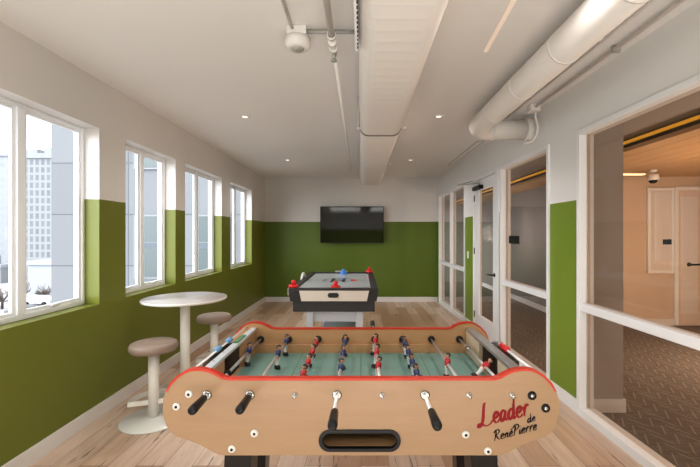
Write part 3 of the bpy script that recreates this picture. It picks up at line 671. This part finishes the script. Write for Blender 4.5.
# player figure mesh: origin on the rod
def make_figure(jersey):
    mb = MB(); n = 14
    def ring(z, rx, ry, cx=0.0, p=1.0): return [(cx+rx*math.cos(2*PI*j/n), ry*math.sin(2*PI*j/n), z) for j in range(n)]
    J, Wh, S, Hh = jersey, M['fig_white'], M['skin'], M['hair']
    spec = [(-0.077, 0.0125, 0.010, 0.004, Hh), (-0.074, 0.014, 0.0115, 0.004, Hh), (-0.060, 0.0125, 0.0105, 0.002, Hh), (-0.055, 0.007, 0.0085, 0, Wh),
            (-0.040, 0.0072, 0.009, 0, Wh), (-0.036, 0.0072, 0.009, 0, Wh), (-0.028, 0.009, 0.0125, 0, Wh), (-0.013, 0.0105, 0.0135, 0, Wh), (-0.010, 0.0105, 0.0135, 0, J),
            (0.004, 0.0115, 0.0145, 0, J), (0.018, 0.0115, 0.0165, 0, J), (0.024, 0.009, 0.013, 0, J), (0.027, 0.0045, 0.0048, 0, S), (0.030, 0.0048, 0.005, 0.001, S),
            (0.034, 0.0082, 0.0076, 0.0012, S), (0.041, 0.0100, 0.0088, 0.001, S), (0.0455, 0.0098, 0.0088, 0.0, Hh), (0.051, 0.0072, 0.0068, -0.001, Hh), (0.054, 0.002, 0.002, -0.001, Hh)]
    mb.loft([ring(z, rx, ry, cx) for z, rx, ry, cx, _ in spec], ms=[q[4] for q in spec])
    for s in (-1, 1): # arms close to the body
        mb.tube([(0, s*0.014, 0.020), (0.002, s*0.0195, 0.012), (0.003, s*0.0200, 0.0)], [0.0052, 0.0050, 0.0045], J, n=8)
        mb.tube([(0.003, s*0.0200, 0.0), (0.005, s*0.0175, -0.013), (0.005, s*0.015, -0.017)], [0.0042, 0.0038, 0.003], S, n=8)
    # hair cap at the back of the head, nose at the front
    mb.tube([(-0.004, 0, 0.034), (-0.005, 0, 0.046)], [0.0066, 0.0075], Hh, n=10)
    mb.tube([(0.010, 0, 0.0405), (0.0125, 0, 0.0385)], [0.0022, 0.0014], S, n=6)
    bmesh.ops.recalc_face_normals(mb.bm, faces=mb.bm.faces)
    me = bpy.data.meshes.new('player_figure'); mb.bm.to_mesh(me); mb.bm.free()
    for x in mb.mats: me.materials.append(x)
    return me
FR, FB = make_figure(M['fig_red']), make_figure(M['fig_blue'])
RODS = [(207, 'b', [2.14], 1.415, 0.15), (250, 'b', [2.09, 2.32], 1.42, 0.12), (295, 'r', [2.28, 2.11, 1.94, 1.78, 1.63], 2.62, -0.2), (337, 'b', [2.31, 2.09, 1.87], 1.30, 0.1),
        (382, 'r', [2.33, 2.11, 1.895], 2.86, -0.12), (425, 'b', [2.27, 2.10, 1.94, 1.79, 1.64], 1.30, -0.12), (469, 'r', [1.95], 2.60, -0.05), (512, 'r', [1.90], 2.60, -0.8)]
for x, team, figs, yend, ang in RODS:
    X = fx(x); near = team == 'b'
    # yend = position of the handle's outer end (depth from the viewpoint)
    y_out = ly(yend) if near else ly(yend)
    if near: a_, b_ = y_out+0.06, yi1+0.10
    else: a_, b_ = -0.018, y_out-0.06
    rod = MB().tube([(0, a_, 0), (0, b_, 0)], 0.0078, n=14).build('rod', M['rod'], T, loc=(X, 0, Zrod))
    for y in figs:
        f_ = bpy.data.objects.new('player_figure', FB if near else FR); C.objects.link(f_); f_.parent = rod
        f_.location = (0, ly(y), 0.0); f_.scale = (1.25, 1.2, 1.0); f_.rotation_euler = (0, ang, 0 if near else PI)
        f_['label'] = 'blue shirted player' if near else 'red shirted player'
    hy0, hy1 = (y_out, y_out+0.125) if near else (y_out, y_out-0.125); sg = 1 if near else -1
    MB().lathe([(0, hy0), (0.011, hy0), (0.0165, hy0+sg*0.006), (0.0175, hy0+sg*0.02), (0.0155, hy0+sg*0.07), (0.0145, hy0+sg*0.112), (0.011, hy0+sg*0.122), (0.007, hy0+sg*0.125)], n=24, axis='y').build('handle', M['black'], rod)
    # rubber bumpers on the rod inside the cabinet
    for yb in ((yi0+0.03,), (1.80-YF0,))[0 if x != 207 else 1]:
        MB().lathe([(0.009, yb-0.012), (0.016, yb-0.012), (0.016, yb+0.012), (0.009, yb+0.012)], n=16, axis='y').build('bumper', M['rubber'], rod)
    if x == 512: MB().lathe([(0.009, ly(2.20)-0.016), (0.0125, ly(2.20)-0.014), (0.0125, ly(2.20)+0.014), (0.009, ly(2.20)+0.016)], n=16, axis='y').build('collar', M['chrome'], rod)
    # bearings
    MB().lathe([(0.009, yi1-0.014), (0.020, yi1-0.014), (0.022, yi1-0.001), (0.009, yi1-0.001)], n=22, c=(X, 0, Zrod), axis='y').build('bearing', M['black'], T)
    if near:
        MB().lathe([(0.009, -0.007), (0.013, -0.009), (0.0185, -0.004), (0.020, 0.0), (0.009, 0.0)], n=26, c=(X, 0, Zrod), axis='y').build('bearing', M['chrome'], T)
    else:
        MB().lathe([(0.008, -0.003), (0.0105, -0.003), (0.0115, 0.0), (0.008, 0.0)], n=8, c=(X, 0, Zrod), axis='y').build('bearing', M['galv'], T)
        MB().lathe([(0, -0.022), (0.007, -0.022), (0.0085, -0.018), (0.0085, -0.004), (0, -0.004)], n=6, axis='y').build('end_nut', M['chrome'], rod)
# legs
for s in (-1, 1):
    for y0 in (0.035, yi1-0.165):
        mb = MB(); xa, xb = (s*0.565, s*0.455) if y0 < 0.1 else (s*0.645, s*0.535)
        xc_, xd_ = xa+s*0.03, xb+s*0.03
        mb.loft([[(xc_, y0, 0.03), (xd_, y0, 0.03), (xd_, y0+0.11, 0.03), (xc_, y0+0.11, 0.03)], [(xa, y0, fz(453)), (xb, y0, fz(453)), (xb, y0+0.13, fz(453)), (xa, y0+0.13, fz(453))]], smooth=False)
        lg = mb.build('leg', M['dark_leg'], T, bevel=0.004)
        MB().lathe([(0.035, 0.001), (0.035, 0.018), (0.012, 0.02), (0.012, 0.035)], n=20, c=((xc_+xd_)/2, y0+0.055, 0)).build('foot', M['rubber'], lg)

# lettering: brush strokes laid on the panel face
def catmull(p, n=6):
    q = [p[0]] + list(p) + [p[-1]]; out = []
    for i in range(1, len(q)-2):
        for k in range(n):
            t = k/n; a, b, c, d = q[i-1], q[i], q[i+1], q[i+2]
            out.append(tuple(0.5*((2*b[j]) + (-a[j]+c[j])*t + (2*a[j]-5*b[j]+4*c[j]-d[j])*t*t + (-a[j]+3*b[j]-3*c[j]+d[j])*t**3) for j in (0, 1)))
    out.append(p[-1]); return out
GLY = {
 'L': (0.86, [[(0.50,1.02),(0.40,0.98),(0.33,0.70),(0.24,0.25),(0.10,0.02),(-0.06,-0.02),(-0.04,0.10),(0.14,0.10),(0.42,-0.04),(0.70,0.02),(0.84,0.16)]]),
 'e': (0.40, [[(0.06,0.20),(0.24,0.26),(0.33,0.40),(0.24,0.50),(0.10,0.40),(0.04,0.18),(0.14,0.02),(0.28,0.03),(0.40,0.14)]]),
 'a': (0.47, [[(0.34,0.44),(0.22,0.50),(0.07,0.34),(0.05,0.10),(0.16,0.02),(0.29,0.18),(0.37,0.46),(0.34,0.10),(0.40,0.02),(0.47,0.10)]]),
 'd': (0.50, [[(0.34,0.42),(0.22,0.48),(0.07,0.32),(0.05,0.10),(0.16,0.02),(0.29,0.18),(0.40,0.55),(0.46,1.0)],[(0.42,0.70),(0.35,0.12),(0.42,0.02),(0.50,0.10)]]),
 'r': (0.38, [[(0.06,0.46),(0.10,0.30),(0.07,0.0)],[(0.09,0.24),(0.18,0.44),(0.30,0.52),(0.38,0.44)]]),
 'n': (0.46, [[(0.06,0.46),(0.08,0.25),(0.06,0.0)],[(0.08,0.22),(0.20,0.44),(0.32,0.44),(0.31,0.15),(0.36,0.02),(0.46,0.10)]]),
 'R': (0.66, [[(0.22,0.92),(0.16,0.5),(0.06,0.0)],[(-0.04,0.74),(0.12,0.96),(0.40,1.0),(0.54,0.82),(0.40,0.60),(0.16,0.50)],[(0.22,0.50),(0.40,0.20),(0.64,0.0)]]),
 'P': (0.60, [[(0.24,0.92),(0.18,0.5),(0.08,0.0)],[(-0.04,0.74),(0.14,0.98),(0.42,1.0),(0.58,0.82),(0.44,0.58),(0.18,0.48)]]),
 'i': (0.22, [[(0.09,0.46),(0.07,0.15),(0.11,0.02),(0.22,0.10)],[(0.13,0.66),(0.15,0.70)]]),
 "E": (0.40, [[(0.06,0.20),(0.24,0.26),(0.33,0.40),(0.24,0.50),(0.10,0.40),(0.04,0.18),(0.14,0.02),(0.28,0.03),(0.40,0.14)],[(0.20,0.62),(0.32,0.76)]]),
}
def lettering(word, x0, y0, x1, y1, em, wpen, m, slant=0.22, stretch=None):
    """word from pixel-measured baseline start to end on the panel's own plane"""
    A = Vector((fx(x0), fz(y0))); B = Vector((fx(x1), fz(y1))); U = (B-A); ln = U.length; U.normalize(); V = Vector((-U.y, U.x))
    tot = sum(GLY[c][0]+0.03 for c in word); sx = ln/tot; mb = MB(); cur = 0; kk = 0
    for c in word:
        for stroke in GLY[c][1]:
            P = [A + U*((cur+gx)*sx + slant*gy*em) + V*(gy*em) for gx, gy in catmull(stroke)]
            n = len(P); quad = []
            for k, p in enumerate(P):
                d = (P[min(k+1, n-1)]-P[max(k-1, 0)]); d = d.normalized() if d.length > 1e-9 else Vector((1, 0))
                nn = Vector((-d.y, d.x)); t = k/(n-1)
                w = wpen*(0.55+0.45*math.sin(PI*min(1, t*1.15+0.08)))*(0.75+0.35*abs(d.x*0.3-d.y))
                a, b = p+nn*w, p-nn*w
                quad.append((mb.bm.verts.new((a.x, -0.0005-0.000006*kk, a.y)), mb.bm.verts.new((b.x, -0.0005-0.000006*kk, b.y)))); kk += 1
            for (a, b), (c_, d_) in zip(quad, quad[1:]): mb._f([a, c_, d_, b])
        cur += GLY[c][0]+0.03
    return mb.build('lettering', m, fpn)
tag(lettering('Leader', 479.5, 426.5, 529.5, 414.8, 21*K, 1.5*K, M['ink_red'], 0.15), 'red script reading Leader')
tag(lettering('de', 527.5, 423.0, 535.8, 420.4, 8.2*K, 0.7*K, M['ink_black'], 0.2), 'black script reading de')
tag(lettering('RenEPierre', 494.0, 441.0, 536.8, 429.2, 10*K, 0.72*K, M['ink_black'], 0.3), 'black script reading RenePierre')

# ------------------------------------------------------------------ outside
struct(MB().box(-260, -2.6, -60, 260, -9.3, -9.0).build('ground', M['ground']), 'snow patched winter ground and parking lot outside', 'ground')
wg = thing('building_wing', (0, 12, -9), 'grey panelled building wing close outside the left windows', 'building')
MB().box(-9.65, -2.75, 0, 9, 0.0, 26).build('facade', M['clad'], wg)
for cxp in (-6.55, -4.6):
  for zb in (9.2, 12.6, 5.6, 16.0):
    if cxp == -8.6 and zb < 12: continue
    hh_ = 2.0
    f_ = MB().box(cxp-0.5, cxp+0.5, -0.06, -0.002, zb, zb+hh_).build('window', M['wing_frame'], wg)
    MB().box(cxp-0.44, cxp+0.44, -0.075, -0.061, zb+0.06, zb+0.95).box(cxp-0.44, cxp+0.44, -0.075, -0.061, zb+1.15, zb+hh_-0.06).build('pane', M['wing_glass'], f_)
    MB().box(cxp-0.44, cxp+0.44, -0.078, -0.061, zb+0.97, zb+1.12).build('crossbar', M['wing_dark'], f_)
def building(x, y, w, d, h, m, label, roofm=None):
    t = thing('tower_building' if h > 12 else 'low_building', (x, y, -9), label, 'building')
    MB().box(-w/2, w/2, 0, d, 0, h).build('facade', m, t)
    MB().box(-w/2-0.3, w/2+0.3, -0.3, d+0.3, h, h+0.7).build('roof_parapet', M['shed'] if h < 12 else M['tower2'], t)
    MB().box(-w*0.2, w*0.2, d*0.3, d*0.6, h+0.7, h+2.6).build('roof_plant', M['tower2'], t)
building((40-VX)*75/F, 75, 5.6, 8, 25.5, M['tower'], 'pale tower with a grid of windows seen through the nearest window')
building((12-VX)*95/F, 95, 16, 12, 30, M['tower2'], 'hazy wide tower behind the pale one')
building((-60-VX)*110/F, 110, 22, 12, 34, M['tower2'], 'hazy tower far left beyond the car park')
building((70-VX)*64/F, 64, 14, 8, 5.6, M['shed'], 'long low grey building at the foot of the pale tower')
building((-20-VX)*84/F, 84, 9, 5, 3.4, M['tower2'], 'small low white building by the car park')
rr = random.Random(3)
tl = ['bare brown shrub at the far edge of the car park', 'bare brown shrub before the low grey building', 'bare brown tree beside the car park', 'wide bare shrub left of the pale tower', 'bare shrub near the small white building']
for i, (x, y, s_) in enumerate(((46, 61, 1.3), (60, 58, 1.5), (20, 59, 1.6), (2, 55, 1.4), (-34, 52, 1.7))):
    t = thing('bare_tree', ((x-VX)*y/F, y, -9), tl[i], 'tree', 'bare trees by the car park')
    MB().tube([(0, 0, 0), (0.1, 0, s_*1.2)], [0.18, 0.1], n=8).build('trunk', M['bark'], t)
    mb = MB()
    for k in range(26):
        a = rr.uniform(0, 2*PI); e = rr.uniform(0.2, 1.4); l = s_*rr.uniform(0.8, 1.4)
        p0 = Vector((0.05, 0, s_*0.7)); p1 = p0 + Vector((math.cos(a)*math.cos(e), math.sin(a)*math.cos(e), math.sin(e)))*l
        mb.tube([p0, p1, p1+Vector((rr.uniform(-.4, .4), rr.uniform(-.4, .4), rr.uniform(0, .5)))], [0.09, 0.06, 0.02], n=5)
    mb.build('crown', M['twig'], t)
cl = [('white car parked nearest the pale tower', 'car_a'), ('dark car parked between two others', 'car_b'), ('mid grey car parked in the middle of the lot outside', 'car_c'), ('white car parked at the left of the lot', 'car_a'), ('dark car at the near edge of the lot', 'car_b')]
for i, (x, y) in enumerate(((40, 58), (50, 44), (26, 50), (4, 40), (68, 50))):
    t = thing('car', ((x-VX)*y/F, y, -9), cl[i][0], 'car', 'cars in the parking lot')
    MB().prism([(-2.1, 0.35), (2.1, 0.35), (2.15, 0.8), (1.3, 0.95), (0.8, 1.4), (-0.9, 1.42), (-1.6, 0.98), (-2.15, 0.9)], -0.85, 0.85).build('body', M[cl[i][1]], t, bevel=0.08)
    for wx in (-1.3, 1.3):
        for wy in (-0.85, 0.85): MB().lathe([(0, wy-0.1), (0.34, wy-0.1), (0.34, wy+0.1), (0, wy+0.1)], n=14, c=(wx, 0, 0.34), axis='y').build('wheel', M['rubber'], t)

# ------------------------------------------------------------------ light
w = bpy.data.worlds.new('overcast'); bpy.context.scene.world = w; w.use_nodes = True
nt = w.node_tree; bg = nt.nodes['Background']
tc = nt.nodes.new('ShaderNodeTexCoord'); sp = nt.nodes.new('ShaderNodeSeparateXYZ'); rp = nt.nodes.new('ShaderNodeValToRGB')
nt.links.new(tc.outputs['Generated'], sp.inputs[0]); nt.links.new(sp.outputs[2], rp.inputs[0]); nt.links.new(rp.outputs[0], bg.inputs[0])
rp.color_ramp.elements[0].position = 0.0; rp.color_ramp.elements[0].color = (0.86, 0.91, 0.97, 1)
rp.color_ramp.elements[1].position = 0.5; rp.color_ramp.elements[1].color = (0.98, 0.99, 1.0, 1)
bg.inputs[1].default_value = 2.4
def lamp(name, kind, loc, energy, col, size=None, rot=(0,0,0), sy=None, spot=None, blend=0.6):
    l = bpy.data.lights.new(name, kind); l.energy = energy; l.color = col
    if kind == 'AREA':
        l.size = size
        if sy: l.shape = 'RECTANGLE'; l.size_y = sy
    elif kind == 'SUN': l.angle = size
    else: l.shadow_soft_size = size
    if kind == 'SPOT': l.spot_size = spot; l.spot_blend = blend
    o = bpy.data.objects.new(name, l); C.objects.link(o); o.location = loc; o.rotation_euler = rot; return o
# broad overcast daylight coming down through the left windows
def aim(v): return Vector(v).to_track_quat('-Z', 'Y').to_euler()
lamp('daylight', 'SUN', (-8, 4, 6), 8.5, (0.93, 0.97, 1.0), math.radians(70), aim((1.0, 0.85, -0.55)))
for (x, y) in list(dl) + [(-1.31, 1.8), (0.88, 1.8)]:
    lamp('downlight_lamp', 'SPOT', (x, y, ZC-0.03), 42, (1.0, 0.95, 0.90), 0.05, (0, 0, 0), spot=math.radians(150), blend=0.9)
lamp('room_fill', 'AREA', (0.0, -1.0, 2.87), 60, (1.0, 0.985, 0.965), 3.0, (math.radians(14), 0, 0), sy=1.0)
lamp('bounce_fill', 'AREA', (0.0, -1.2, 0.3), 150, (1.0, 0.985, 0.965), 3.4, (math.radians(160), 0, 0), sy=2.0)
lamp('lobby_fill', 'POINT', (4.6, 4.2, 1.2), 150, (1.0, 0.76, 0.55), 0.2)  # unseen point lights added to brighten the lobby and its timber ceiling
lamp('lobby_fill', 'POINT', (2.9, 8.6, 1.6), 26, (1.0, 0.9, 0.82), 0.2)
lamp('lobby_fill', 'POINT', (4.6, 0.6, 1.3), 90, (1.0, 0.78, 0.6), 0.2)

# ------------------------------------------------------------------ camera
cam = bpy.data.cameras.new('camera'); co = bpy.data.objects.new('camera', cam); C.objects.link(co)
co.location = (0, 0, H); co.rotation_euler = (PI/2, 0, 0)
cam.sensor_width = 36; cam.lens = F/700*36; cam.clip_start = 0.05; cam.clip_end = 500
cam.shift_x = -(VX-350)/700; cam.shift_y = (VY-233.5)/700
sc = bpy.context.scene; sc.camera = co
sc.view_settings.view_transform = 'Standard'; sc.view_settings.look = 'None'
sc.view_settings.exposure = 0.0; sc.view_settings.gamma = 0.92
